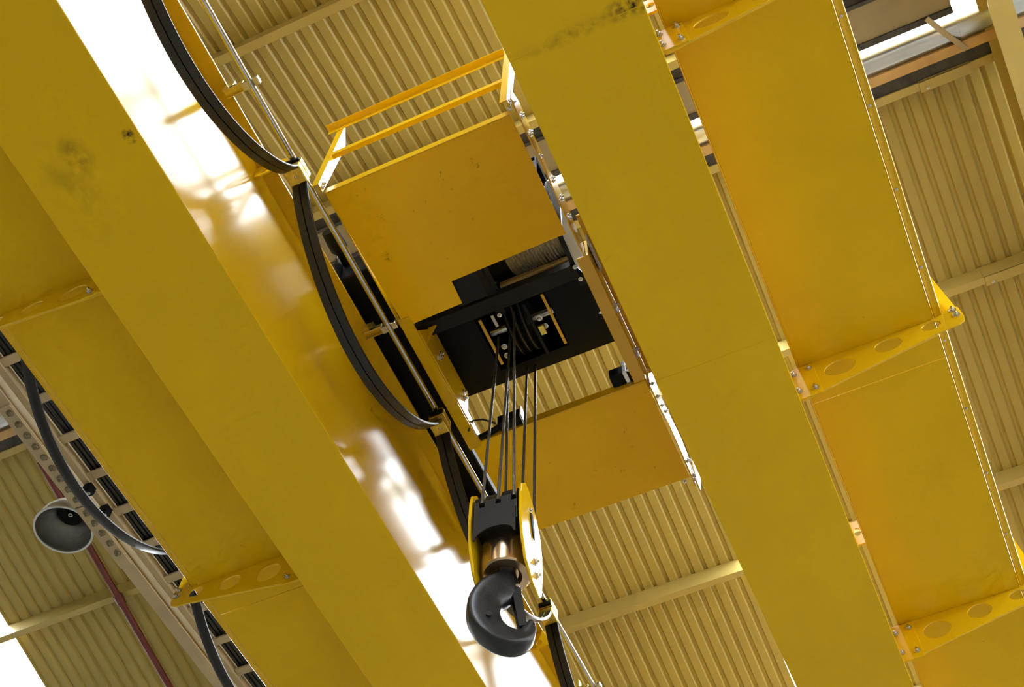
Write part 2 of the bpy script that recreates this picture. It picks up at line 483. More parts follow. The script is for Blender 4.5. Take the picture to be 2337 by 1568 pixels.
# --- cable ladder beside it
cl = thing('cable_ladder', (3.0, 4.95, 7.68), 'beige rung ladder carrying black cables beside the bolted beam', 'cable ladder')
for ya, yb in ((5.20, 5.252), (4.60, 4.65)):
    obj('side_rail', MB().prism([(ya, 7.66), (yb, 7.66), (yb, 7.67), (ya + .012, 7.67), (ya + .012, 7.76), (ya, 7.76)], 'x', X0 + .3, X1 - .3), 'beam_paint', cl)
for i in range(26):
    x = 1.30 + i * .362
    r_ = MB().prism([(x - .035, 7.68), (x + .035, 7.68), (x + .035, 7.70), (x + .028, 7.71), (x - .028, 7.71), (x - .035, 7.70)], 'y', 4.652, 5.198)
    obj('rung', r_, 'beam_paint', cl, bevel=.002)
names = ['thick black cable lying innermost on the cable ladder', 'black cable second from the beam on the cable ladder', 'black cable third from the beam on the cable ladder',
         'black cable fourth from the beam on the cable ladder', 'thin black cable lying alone in mid ladder', 'black cable nearest the yellow walkway on the cable ladder']
for i, (y, r) in enumerate(((5.165, .018), (5.127, .017), (5.090, .017), (5.040, .014), (4.97, .014), (4.90, .02))):
    pts = [(X0 + .4 + k * .4, y + .0015 * math.sin(k * 1.3 + i * 2), 7.712 + r + .004 * (1 + math.sin(k * .9 + i))) for k in range(58)]
    tag(obj('power_cable', MB().tube(pts, r, n=10), 'rubber', smooth=True), names[i], 'cable', 'cables on the cable ladder')
# --- clamps clipped to the beam flange
for i, x in enumerate((3.90, 4.12)):
    cm = MB().box(x - .035, x + .035, 5.185, 5.250, bz - .01, bz + .0595)
    cm.box(x - .028, x + .028, 5.18, 5.225, bz - .03, bz - .01)
    o = thing('beam_clamp', (x, 5.205, bz - .03), ('black clamp under the cable ladder rail, nearer the ridge duct', 'black clamp under the cable ladder rail, beside the bell lamp')[i], 'clamp', 'clamps on the beam')
    obj('clamp_body', cm, 'black', o); place('bolt', BOLT_S, o, (x, 5.20, bz - .03), FACE['-z'])
# --- lamp
lx, ly, lz = 4.235, 5.735, 7.80
lm = thing('pendant_lamp', (lx, ly, lz), 'grey metal high bay lamp with dark bell shade hanging beside the beam', 'lamp')
prof_o = [(.225, 0), (.222, .05), (.208, .11), (.175, .18), (.125, .235), (.095, .26)]
prof_i = [(.088, .255), (.118, .228), (.168, .172), (.200, .105), (.213, .05), (.217, .0)]
obj('shade', MB().lathe(prof_o + prof_i, (lx, ly, lz), closed=True, n=56), 'lamp_metal', lm, smooth=50)
obj('rim', MB().lathe([(.216, -.006), (.232, -.006), (.234, .004), (.226, .010), (.216, .006)], (lx, ly, lz), closed=True, n=56), 'lamp_rim', lm, smooth=30)
obj('gear_housing', MB().lathe([(.095, .255), (.10, .27), (.10, .42), (.085, .46), (.03, .48)], (lx, ly, lz), n=32), 'lamp_metal', lm, smooth=35)
so = obj('socket', MB().lathe([(.086, .190), (.104, .185), (.106, .200), (.090, .215), (.084, .255), (.06, .258)], (lx, ly, lz), n=40), 'black', lm, smooth=35)
obj('socket_disc', MB().lathe([(.03, .225), (.084, .225), (.084, .230), (.03, .230)], (lx, ly, lz), closed=True, n=40), 'lamp_metal', so, smooth=35)
obj('lamp_holder', MB().lathe([(.018, .19), (.035, .185), (.040, .20), (.040, .235)], (lx, ly, lz), n=24), 'black', so, smooth=35)
obj('contact_ring', MB().lathe([(.010, .181), (.018, .181), (.018, .189), (.010, .189)], (lx, ly, lz), closed=True, n=20), 'zinc', so, smooth=35)
obj('suspension_rod', MB().tube([(lx, ly, lz + .48), (lx, ly, 10.02)], .010, n=10), 'lamp_metal', lm, smooth=True)
# --- red pipe hung under the purlins
rp = thing('red_pipe', (6.0, 6.72, 9.2), 'dark red painted pipe running down the roof slope behind the lamp', 'pipe')
def zr(x): return zpur(x) - .045
obj('pipe', MB().tube([(4.6, 7.02, zr(4.6)), (6.1, 7.02, zr(6.1)), (8.0, 7.02, zr(8.0)), (14.5, 7.02, zr(14.5))], .034, n=16), 'red_pipe', rp, smooth=True)
for x in (6.15, 8.0, 9.83):
    obj('coupling', MB().tube([(x - .05, 7.02, zr(x - .05)), (x + .05, 7.02, zr(x + .05))], .045, n=16), 'red_pipe', rp, smooth=True)

# ================================================================== THE CRANE BRIDGE
GX0, GX1 = -6.5, 14.5
def girder(y_in, y_out, label, sgn, mat_bottom):
    """box girder; y_in is the edge of the bottom flange towards the hoist, sgn = +1 if y_out > y_in"""
    g = thing('box_girder', (3.2, (y_in + y_out) / 2, 5.0), label, 'crane girder', 'the two box girders of the crane')
    ya, yb = min(y_in, y_out), max(y_in, y_out)
    obj('bottom_flange', MB().box(GX0, GX1, ya, yb, 5.0, 5.014), mat_bottom, g, bevel=.003)
    wi, wo = y_in + .03 * sgn, y_out - .032 * sgn
    obj('inner_web', MB().box(GX0, GX1, wi, wi + .010 * sgn, 5.014, 6.10), 'yellow', g)
    obj('outer_web', MB().box(GX0, GX1, wo, wo - .010 * sgn, 5.014, 6.10), 'yellow', g)
    obj('top_flange', MB().box(GX0, GX1, y_in - .05 * sgn, wo + .004 * sgn, 6.10, 6.116), 'yellow', g, bevel=.003)
    obj('crane_rail', MB().box(GX0 + .1, GX1 - .1, y_in + .02 * sgn, y_in + .07 * sgn, 6.116, 6.166), 'zinc', g, bevel=.006)
    return g
stain('yellow_flange_scuffed', YEL, .25, [(1.078 - 3.2, 2.499 - 2.4805, 0, .12, .085, .8, 14), (1.086 - 3.2, 2.246 - 2.4805, 0, .04, .032, 2.2, 34),
                                         (1.2 - 3.2, 2.60 - 2.4805, 0, .3, .12, .35, 9)])
stain('yellow_flange_sooty', YEL, .25, [(1.43 - 3.2, .15 - .382, 0, .055, .13, 1.3, 34), (1.44 - 3.2, .40 - .382, 0, .04, .3, .45, 30)])
gl = girder(2.20, 2.761, 'yellow box girder with scuffed underside and glossy white-reflecting web', 1, 'yellow_flange_scuffed')
gr = girder(.6715, .0925, 'yellow box girder between the hoist trolley and the wide open walkway gap', -1, 'yellow_flange_sooty')
for g, x, ya, yb in ((gr, 3.10, .0925, .6715), (gr, 1.445, .0925, .6715), (gl, 5.05, 2.20, 2.761), (gl, -.6, 2.2, 2.761)):
    obj('weld_seam', MB().tube([(x, ya + .004, 5.0005), (x, yb - .004, 5.0005)], .0016, n=6), 'yellow_plate', g, smooth=True)
# drilled lugs welded under the inner top flange of the first girder
for x in (1.745, 5.25):
    outl = [(2.228, 6.098), (2.228, 5.975), (2.19, 5.955), (2.10, 5.965), (2.055, 5.985), (2.04, 6.02), (2.05, 6.05), (2.09, 6.07), (2.15, 6.098)]
    plate_holes('lug', outl, [(2.175, 6.005, .022, .022), (2.085, 6.02, .014, .014)], .010, 'x', x, 'yellow', gl, bevel=.002)

# ------------------------------------------------------------------ walkways hung on the girders
WZ = 5.30
def walkway(y_in, y_edge, s, label, xs, stains):
    """s = +1 / -1: outward direction. y_in: edge beside the girder, y_edge: outer edge of the plate"""
    w = thing('walkway', (3.2, (y_in + y_edge) / 2, WZ), label, 'walkway', 'service walkways of the crane')
    gy = y_in - .045 * s                      # edge of the girder
    cuts = [GX0, -2.0, .35, 3.73, 7.25, 10.8, GX1]
    for a, b in zip(cuts, cuts[1:]):
        obj('deck_plate', MB().box(a + .0015, b - .0015, y_in, y_edge, WZ, WZ + .006), 'yellow_plate', w, bevel=.0015)
    obj('inner_lip', MB().box(GX0, GX1, y_in - .008 * s, y_in, WZ - .002, WZ + .055), 'yellow', w, bevel=-.0055)
    tb = MB()
    ya = y_edge + .008 * s
    tb.box(GX0, GX1, ya, ya + .030 * s, WZ + .010, WZ + .018)
    tb.box(GX0, GX1, ya + .030 * s, ya + .040 * s, WZ + .010, WZ + .16)
    toe = obj('toe_board', tb, 'yellow', w, bevel=-.004)
    obj('edge_strip', MB().box(GX0, GX1, y_edge, y_edge + .007 * s, WZ - .001, WZ + .05), 'yellow', w, bevel=-.005)
    for i in range(16 if s < 0 else 0):
        place('bolt', BOLT_T, toe, (.2 + i * .43, ya + .014 * s, WZ + .010), FACE['-z'])
    for x in xs:
        def P(d, z): return (gy + d * s, z)
        outl = [P(-.012, 5.03), P(-.012, WZ - .001), P(.66, WZ - .001), P(.695, WZ + .006), P(.722, WZ + .023), P(.77, WZ + .032), P(.825, WZ + .040), P(.838, WZ + .025), P(.842, WZ - .06), P(.832, WZ - .10), P(.805, WZ - .115), P(.70, WZ - .127), P(.1, 5.047)]
        holes = [(gy + .225 * s, 5.185, .076, .060), (gy + .47 * s, 5.222, .066, .050), (gy + .687 * s, 5.250, .046, .034)]
        br = plate_holes('bracket', outl, holes, .008, 'x', x, 'yellow', w, bevel=.0015)
        lp = MB(); n0 = Vector((x - .03, gy + .02 * s, 5.032)); 
        lp.add([(x + .004, gy + .01 * s, 5.036), (x + .012, gy + .01 * s, 5.036), (x + .012, gy + .70 * s, WZ - .123), (x + .004, gy + .70 * s, WZ - .123),
                (x + .004, gy + .01 * s, 5.042), (x + .012, gy + .01 * s, 5.042), (x + .012, gy + .70 * s, WZ - .117), (x + .004, gy + .70 * s, WZ - .117)],
               [(0, 1, 2, 3), (4, 7, 6, 5), (0, 4, 5, 1), (1, 5, 6, 2), (2, 6, 7, 3), (3, 7, 4, 0)])
        obj('bracket_lip', lp, 'yellow', br)
        mp = obj('splice_plate', MB().box(x - .014, x - .0045, gy - .012 * s, gy + .115 * s, 5.025, 5.285), 'yellow_plate', w, bevel=.002)
        for d, z in ((.005, 5.09), (.005, 5.235), (.085, 5.075), (.085, 5.25)):
            place('bolt', BOLT, mp, (x - .014, gy + d * s, z), FACE['-x'])
        # railing post at the outer end
        po = MB().prism([P(.765, WZ - .08), P(.832, WZ - .06), P(.830, WZ + .06), P(.803, WZ + .42), P(.785, WZ + 1.15), P(.735, WZ + 1.15), P(.752, WZ + .24), P(.768, WZ + .03)], 'x', x + .0045, x + .0125)
        pm = obj('railing_post', po, 'yellow', w, bevel=.0015)
        for d, z in ((.808, WZ + .012), (.812, WZ - .034)):
            place('bolt', BOLT, pm, (x - .0042, gy + d * s, z), FACE['-x'])
    if s < 0:
        for x in (1.62, 4.80, 8.0):
            plate_holes('hanger_lug', [(.046, 5.43), (.046, 5.60), (.060, 5.62), (.1185, 5.62), (.1185, 5.43)], [(.080, 5.533, .020, .034)], .010, 'x', x, 'yellow', w)
    for z in (WZ + .62, WZ + 1.12):
        obj('handrail', MB().tube([(GX0 + .2, gy + .715 * s, z), (GX1 - .2, gy + .715 * s, z)], .017, n=12), 'yellow', w, smooth=True)
    return w
BX = [-1.97, -.15, 1.675, 3.5, 5.32, 7.14]
walkway(.048, -.6175, -1, 'yellow walkway with three drilled brackets and bright folded edge facing the corrugated roof', BX, None)
walkway(2.806, 3.445, 1, 'yellow walkway hung beside the scuffed girder, next to the cable ladder', BX, None)

# ------------------------------------------------------------------ festoon rail along the first girder
RY, RZ = 2.005, 6.0
fr = thing('festoon_rail', (3.2, RY, RZ), 'polished round steel rail held by yellow arms along the glossy girder', 'cable rail')
obj('rail_bar', MB().tube([(GX0 + .3, RY, RZ), (GX1 - .3, RY, RZ)], .0165, n=20), 'chrome', fr, smooth=True)
for x in (-1.67, -.18, 1.315, 2.81, 4.30, 5.75, 7.25):
    am = MB()
    am.box(x - .022, x + .022, RY + .035, 2.155, 6.030, 6.036); am.box(x - .022, x - .018, RY + .035, 2.155, 6.000, 6.036); am.box(x + .018, x + .022, RY + .035, 2.155, 6.000, 6.036)
    am.box(x - .022, x + .022, 2.10, 2.16, 6.036, 6.099)
    ao = obj('support_arm', am, 'zinc_yellow', fr, bevel=.0015)
    obj('rail_clamp', MB().box(x - .020, x + .020, RY + .010, RY + .045, 5.985, 6.02), 'zinc', ao, bevel=.003)
    nu = MB().lathe([(.018, 0), (.018, .018), (.012, .022)], (x, RY - .012, RZ + .004), 'y', n=6)
    nu = MB(); nu.box(x - .020, x + .020, RY - .048, RY - .016, RZ - .008, RZ + .026); obj('clamp_nut', nu, 'zinc', ao, bevel=.005)
    obj('arm_slot', MB().box(x - .0225, x - .0215, RY + .075, RY + .11, 6.006, 6.022), 'black', ao)

# carriers
CXS = [-1.5, .15, 1.80, 3.45, 4.99, 6.6]
clab = ['brass coloured cable carrier hung on the rail, outside the bright end of the web', 'brass coloured cable carrier hung on the rail above the first loop',
        'brass coloured cable carrier hung on the rail beside the drilled yellow lug and railing', 'brass coloured cable carrier hung on the rail in front of the black end carriage',
        'brass coloured cable carrier hung on the rail beside the crane hook', 'brass coloured cable carrier hung on the rail beyond the crane hook']
for x, lb in list(zip(CXS, clab))[2:5]:
    k = thing('cable_carrier', (x, RY, RZ - .09), lb, 'cable carrier', 'cable carriers on the festoon rail')
    sd = MB().prism([(RY - .046, 5.942), (RY - .046, 5.99), (RY - .038, 6.012), (RY - .018, 6.026), (RY + .018, 6.026), (RY + .038, 6.012), (RY + .046, 5.99), (RY + .046, 5.942)], 'x', x - .05, x + .05)
    obj('saddle', sd, 'zinc_yellow', k, bevel=.004)
    rl_ = obj('cable_clamp', MB().prism([(x - .055, 5.925), (x - .045, 5.94), (x + .045, 5.94), (x + .055, 5.925), (x + .05, 5.885), (x - .05, 5.885)], 'y', RY - .046, RY + .046), 'zinc_yellow', k, bevel=.006)
    obj('end_stop', MB().box(x - .062, x - .0505, RY - .040, RY + .040, 5.955, 5.985), 'black', k, bevel=.003)
    place('bolt', BOLT_T, rl_, (x, RY, 5.885), FACE['-z'])
# flat cables: two side by side, one loop between carriers each
def loop(xa, xb, z0, sag, y, dy, n=40, e=.035):
    pts = []
    for i in range(n + 1):
        u = i / n; s = 1 - (2 * u - 1) ** 2
        s = s ** .78
        pts.append((xa + e + (xb - xa - 2 * e) * u, y + dy * s, z0 - sag * s))
    return pts
llab = [('looping from the photo top to the lug carrier', .15, 1.80, .57), ('looping from the lug to the black end carriage', 1.80, 3.45, .57), ('passing behind the crane hook block', 3.45, 4.99, .50), ('starting below the crane hook', 4.99, 6.60, .55)]
for txt, a, b, sag in llab:
    for j, (yy, wd, th, dz, q) in enumerate(((RY + .0212, .042, .018, 0, 'outer'), (RY - .0212, .042, .018, 0, 'inner'))):
        o = obj('flat_cable', MB().ribbon(loop(a, b, 5.915 + dz, sag, yy, 0.0), (0, 1, 0), wd, th), 'rubber', smooth=50)
        tag(o, ('flat cable %s, strand next to the web' if j == 0 else 'flat cable %s, strand away from the web') % txt, 'cable', 'hanging festoon cable loops')

# second festoon on the far side of the other walkway
FY, FZ = 3.72, 5.88
f2 = thing('festoon_rail', (3.2, FY, FZ), 'dull steel rail above the outer walkway carrying the broad black cable loops', 'cable rail')
obj('rail_bar', MB().tube([(GX0 + .3, FY, FZ), (GX1 - .3, FY, FZ)], .014, n=16), 'zinc', f2, smooth=True)
for x in BX:
    obj('support_arm', MB().box(x - .02, x + .02, 3.50, FY + .02, FZ + .016, FZ + .03), 'yellow', f2)
for i, (a, b, t) in enumerate(((.30, 1.95, 'ending at the frame corner'), (1.95, 3.60, 'hanging past the bell lamp'), (3.60, 5.25, 'hanging past the outer drilled bracket'))):
    o = obj('flat_cable', MB().ribbon(loop(a, b, FZ - .05, .45, FY, .02), (0, 1, 0), .062, .016), 'rubber', smooth=50)
    tag(o, 'broad black flat cable loop by the cable ladder, ' + t, 'cable', 'cable loops beside the ladder')
    ck = obj('cable_clip', MB().prism([(FY - .04, FZ - .06), (FY - .04, FZ + .01), (FY - .02, FZ + .028), (FY + .02, FZ + .028), (FY + .04, FZ + .01), (FY + .04, FZ - .06)], 'x', b - .04, b + .04), 'black', f2, bevel=.004)
    obj('clip_plate', MB().box(b - .05, b + .05, FY - .045, FY + .045, FZ - .075, FZ - .0605), 'zinc', ck)

# ================================================================== THE HOIST TROLLEY
TZ = 6.02
T = thing('hoist_trolley', (3.2, 1.43, TZ), 'yellow hoist trolley with two platforms, black winch frame and railing between the girders', 'crane trolley')
# platform nearer the railing, with its notch
pl = [(1.985, 1.955), (2.855, 1.93), (2.848, 1.585), (2.705, 1.58), (2.695, .915), (1.985, .915)]
p1 = obj('platform', MB().prism(pl, 'z', TZ, TZ + .008), 'yellow_platform_lit', T, bevel=.002)
obj('folded_edge', MB().box(1.979, 1.985, .915, 1.955, TZ - .001, TZ + .06), 'yellow', p1, bevel=.0015)
obj('folded_edge', MB().box(1.985, 2.855, 1.951, 1.957, TZ + .008, TZ + .05), 'yellow', p1)
p2 = obj('platform', MB().prism([(3.71, 1.93), (4.43, 1.93), (4.43, .862), (3.71, .862)], 'z', TZ, TZ + .008), 'yellow_platform_lit', T, bevel=.002)
obj('folded_edge', MB().box(3.704, 3.710, .862, 1.93, TZ - .001, TZ + .06), 'yellow', p2, bevel=.0015)
# side plates with bolts on the walkway side
def side_plate(pts, y, mat='yellow', nm='side_plate', t=.008):
    return obj(nm, MB().prism(pts, 'y', y, y + t), mat, T, bevel=.0015)
s1 = side_plate([(1.90, TZ - .02), (1.90, 6.13), (2.0, 6.20), (2.28, 6.16), (2.36, 6.12), (2.44, 6.20), (2.62, 6.22), (2.84, 6.12), (2.86, TZ - .01), (2.70, TZ - .03), (2.42, TZ - .01), (2.35, TZ + .02), (2.25, TZ + .02), (2.18, TZ - .02)], .872)
for x, z in ((1.93, 6.02), (2.03, 6.06), (2.03, 6.10), (2.14, 6.08), (2.14, 6.12), (2.26, 6.06), (2.43, 6.11), (2.43, 6.15), (2.54, 6.10), (2.54, 6.14), (2.64, 6.06), (2.64, 6.10)):
    place('bolt', BOLT_S, s1, (x, .872, z), FACE['-y'])
place('bolt', BOLT_S, s1, (1.945, .90, 6.0), FACE['-z'])
s2 = obj('side_beam', MB().prism([(.855, 6.03), (.925, 6.03), (.925, 6.04), (.872, 6.04), (.872, 6.20), (.890, 6.20), (.890, 6.21), (.855, 6.21)], 'x', 2.86, 3.78), 'yellow', T, bevel=.002)
obj('side_beam_flange', MB().box(2.70, 3.78, .800, .8545, 6.20, 6.21), 'yellow', T, bevel=.002)
for x in (3.26, 3.57):
    for z in (6.09, 6.15):
        place('bolt', BOLT, s2, (x, .855, z), FACE['-y'])
for x in (3.22, 3.62):
    place('bolt', BOLT_S, s2, (x, .925, 6.05), FACE['+y'])
obj('splice_plate', MB().box(2.82, 3.03, .842, .848, 6.12, 6.40), 'sky_tint_steel', T, bevel=.002)
obj('cover_plate', MB().prism([(2.70, 6.06), (2.90, 6.02), (3.13, 6.28), (3.13, 6.46), (2.92, 6.46), (2.70, 6.40)], 'y', .934, .940), 'sky_tint_steel', T, bevel=.002)
s3 = side_plate([(3.74, TZ - .01), (3.74, 6.26), (3.86, 6.30), (4.0, 6.22), (4.30, 6.26), (4.42, 6.22), (4.50, 6.10), (4.48, TZ - .03), (4.32, TZ + .0), (4.05, TZ + .03), (3.9, TZ - .02)], .846)
for x, z in ((3.80, 6.12), (3.88, 6.10), (3.96, 6.12), (4.02, 6.14), (4.36, 6.08), (4.38, 6.12), (4.42, 6.16), (4.46, 6.03), (4.46, 6.07)):
    place('bolt', BOLT_S, s3, (x, .846, z), FACE['-y'])
place('bolt', BOLT_S, s3, (4.445, .90, TZ), FACE['-z'])
# railing round the first platform
rail = obj('railing', MB().prism([(1.958, 6.905), (1.962, 6.905), (1.962, 6.955), (1.920, 6.955), (1.920, 6.951), (1.958, 6.951)], 'y', .935, 2.055), 'yellow', T, bevel=.001)
obj('knee_rail', MB().box(1.940, 1.967, .90, 1.985, 6.45, 6.495), 'yellow', rail, bevel=.001)
def stanchion(y, xb, lean):
    pts = [(xb - .03, 6.0), (xb + .02, 5.995), (xb + .075 + lean, 6.70), (xb + .075 + lean, 6.78), (xb + .03 + lean, 6.95), (xb + .02 + lean, 6.95)]
    o = obj('stanchion', MB().prism(pts, 'y', y, y + .008), 'yellow', rail, bevel=.001)
    obj('stanchion_flange', MB().add([(xb - .03, y + .008, 6.0), (xb - .024, y + .008, 6.0), (xb + .026 + lean, y + .008, 6.95), (xb + .02 + lean, y + .008, 6.95),
                                    (xb - .03, y + .04, 6.0), (xb - .024, y + .04, 6.0), (xb + .026 + lean, y + .04, 6.95), (xb + .02 + lean, y + .04, 6.95)],
                                   [(0, 1, 2, 3), (4, 7, 6, 5), (0, 4, 5, 1), (1, 5, 6, 2), (2, 6, 7, 3), (3, 7, 4, 0)]), 'yellow', rail)
    for z in (6.03, 6.075):
        place('bolt', BOLT_S, rail, (xb + .005, y, z), FACE['-y'])
    return o
stanchion(1.955, 1.945, .0); stanchion(.896, 1.93, -.01)
obj('gusset', MB().prism([(1.99, TZ + .03), (2.10, TZ + .03), (2.09, TZ + .09), (2.06, TZ + .10), (2.03, TZ + .05)], 'y', 1.90, 1.906), 'yellow', p1)
obj('stanchion', MB().prism([(4.47, 6.03), (4.53, 6.0), (4.60, 6.18), (4.60, 6.30), (4.50, 6.62), (4.47, 6.62)], 'y', .835, .843), 'yellow', T, bevel=.001)
# side member with stiffener at the girder with the festoon
sm = obj('side_member', MB().prism([(2.90, 6.02), (3.055, 6.285), (3.52, 6.262), (3.53, 6.095), (3.735, 6.075), (3.715, 6.02)], 'y', 1.872, 1.880), 'yellow', T, bevel=.002)
obj('side_member_flange', MB().box(2.80, 3.735, 1.8805, 1.950, 6.015, 6.023), 'yellow', T, bevel=.002)
obj('stiffener', MB().prism([(1.80, 6.285), (1.871, 6.285), (1.871, 6.03)], 'x', 2.995, 3.003), 'yellow', sm)
obj('side_member_web', MB().box(2.90, 3.735, 1.9505, 1.957, 6.03, 6.26), 'yellow', T, bevel=.002)
obj('stop_plate', MB().prism([(3.49, 6.02), (3.62, 6.02), (3.70, 6.10), (3.70, 6.14), (3.49, 6.14)], 'y', 1.925, 1.949), 'zinc_yellow', T, bevel=.002)
for x, z in ((3.155, 6.12), (3.165, 6.17), (3.475, 6.145), (3.465, 6.20)):
    place('bolt', BOLT, sm, (x, 1.872, z), FACE['-y'])
# black end carriage rolling on the rail, with buffers and wheels
ec = obj('end_carriage', MB().box(2.52, 4.62, 2.0, 2.185, 6.185, 6.42), 'black', T, bevel=.01)
obj('buffer', MB().lathe([(.045, -.12), (.05, -.05), (.05, 0), (.03, .03), (.03, .12)], (2.42, 2.15, 6.36), 'x', n=24), 'black', T, smooth=35)
obj('wheel_cover', MB().prism([(2.46, 6.17), (2.46, 6.40), (2.50, 6.46), (2.70, 6.46), (2.74, 6.40), (2.74, 6.17)], 'y', 2.187, 2.195), 'rubber', T, bevel=.002)
for x in (2.72, 4.40):
    wh = obj('wheel', MB().lathe([(.02, -.05), (.10, -.05), (.12, -.045), (.12, -.03), (.10, -.028), (.10, .028), (.12, .03), (.12, .045), (.10, .05), (.02, .05)], (x, 2.245, 6.268), 'y', n=40), 'charcoal', T, smooth=35)
    obj('wheel', MB().lathe([(.02, -.05), (.10, -.05), (.12, -.045), (.12, -.03), (.10, -.028), (.10, .028), (.12, .03), (.12, .045), (.10, .05), (.02, .05)], (x, .6265, 6.268), 'y', n=40), 'charcoal', T, smooth=35)
obj('carriage_arm', MB().box(2.86, 2.98, 1.93, 2.0, 6.10, 6.18), 'black', T)
obj('motor', MB().prism([(3.98, 6.10), (4.08, 6.17), (4.34, 6.17), (4.44, 6.12), (4.36, 6.06), (4.12, 6.05)], 'y', 2.03, 2.10), 'black', T, bevel=.01)
obj('end_carriage', MB().box(2.52, 4.62, .66, .76, 6.185, 6.42), 'black', T, bevel=.01)
# black winch frame: floor plate with a slot, cross beams and walls
fx0, fx1, fy0, fy1, fz = 2.98, 3.575, .945, 1.935, 6.33
pm = MB()
pm.prism([(fx0, fy0), (fx1, fy0), (fx1, fy1), (fx0, fy1)], 'z', fz + .30, fz + .31)
obj('winch_frame', pm, 'black', T)
fl_ = MB()
for (a, b) in ((fy0, 1.215), (1.65, fy1)): fl_.box(fx0 + .08, fx1, a, b, fz, fz + .012)
fl_.box(fx1 - .085, fx1, 1.215, 1.65, fz, fz + .012); fl_.box(fx0 + .02, fx0 + .14, 1.215, 1.65, fz, fz + .012)
obj('winch_floor', fl_, 'black', T)
wl = MB().box(fx1 - .012, fx1, fy0, fy1, fz + .012, 6.64)
wl.box(2.6, fx1, fy1 - .012, fy1, 6.30, 6.75); wl.box(3.12, fx1, fy0, fy0 + .012, 6.34, 6.75)
obj('winch_wall', wl, 'black', T)
obj('winch_back', MB().box(2.6, 2.61, 1.03, fy1, 6.2, 6.95), 'black', T)
obj('winch_cover', MB().box(2.6, 3.575, 1.03, fy1, 7.0, 7.01), 'black', T)
obj('winch_cover_side', MB().box(2.6, 3.575, fy1 - .01, fy1, 6.75, 7.0), 'black', T)
obj('winch_cover_side', MB().box(2.6, 3.575, 1.03, 1.04, 6.95, 7.0), 'black', T)
obj('cross_beam', MB().box(2.965, 3.052, .975, 1.945, 6.20, 6.27), 'charcoal', T, bevel=.003)
obj('bearing_beam', MB().box(2.62, 3.10, 1.44, 1.492, 6.22, 6.33), 'charcoal', T, bevel=.003)
obj('bearing_beam', MB().box(2.62, 3.11, .952, .995, 6.22, 6.32), 'charcoal', T, bevel=.003)
bb = obj('bearing_box', MB().box(2.66, 2.875, 1.44, 1.615, 6.045, 6.17), 'charcoal', T, bevel=.004)
obj('bearing_knob', MB().lathe([(.016, 0), (.020, .006), (.016, .014)], (2.705, 1.605, 6.03), n=14), 'black', bb, smooth=True)
for (x, y) in ((3.085, 1.475), (3.06, .975), (2.98, .975)):
    place('bolt', BOLT_S, T, (x, y, 6.20), FACE['-z'])
obj('rope_guide_bar', MB().box(3.045, 3.075, 1.02, 1.46, 6.47, 6.52), 'brass_bar', T, bevel=.006)
# drum with its rope wraps
dz, dx, dr = 6.70, 2.90, .20
obj('drum', MB().lathe([(dr + .03, .995), (dr + .03, 1.012), (dr, 1.014), (dr, 1.66), (dr + .03, 1.662), (dr + .03, 1.68)], (dx, 0, dz), 'y', n=48), 'charcoal', T, smooth=35)
pr = []
for i in range(18):
    y = 1.022 + i * .0195
    for k in range(7): pr.append((dr + .009 * math.sin(PI * k / 6) + .001, y + .0188 * k / 6))
obj('rope_wraps', MB().lathe(pr, (dx, 0, dz), 'y', n=48), 'drum_rope_lit', T, smooth=60)
pr = []
for i in range(5):
    y = 1.50 + i * .026
    for k in range(7): pr.append((dr + .011 * math.sin(PI * k / 6) + .001, y + .018 * k / 6))
obj('rope_wraps', MB().lathe(pr, (dx, 0, dz), 'y', n=48), 'drum_rope_lit', T, smooth=60)
# top sheaves hanging in the slot
for y in (1.40, 1.445, 1.49):
    sv = obj('top_sheave', MB().lathe([(.03, -.018), (.16, -.018), (.185, -.016), (.172, -.005), (.172, .005), (.185, .016), (.16, .018), (.03, .018)], (3.33, y, 6.50), 'y', n=48), 'charcoal', T, smooth=35)
    obj('sheave_rope', MB().tube([(3.33 + .18 * math.cos(a), y, 6.50 + .18 * math.sin(a)) for a in [PI * (.95 + 1.1 * k / 24) for k in range(25)]], .007, n=8), 'dark_rope', sv, smooth=True)
obj('sheave_axle', MB().tube([(3.33, 1.22, 6.50), (3.33, 1.64, 6.50)], .028, n=20), 'zinc', T, smooth=True)
for (y, m, x0_, x1_) in ((1.232, 'yellow', 3.12, 3.47), (1.622, 'yellow', 3.13, 3.45), (1.352, 'charcoal', 3.14, 3.49), (1.545, 'lamp_rim', 3.13, 3.21)):
    obj('slot_bar', MB().box(x0_, x1_, y - .009, y + .009, fz - .010, fz - .001), m, T, bevel=.002)  # the yellow bars are added in place of slots with yellow seen through
for (x, y) in ((3.33, 1.30), (3.27, 1.31), (3.36, 1.57), (3.42, 1.58)):
    place('bolt', BOLT, T, (x, y, fz + .02), FACE['-z'])
obj('lock_plate', MB().box(3.30, 3.36, 1.30, 1.335, fz - .02, fz + .0), 'zinc_yellow', T, bevel=.003)
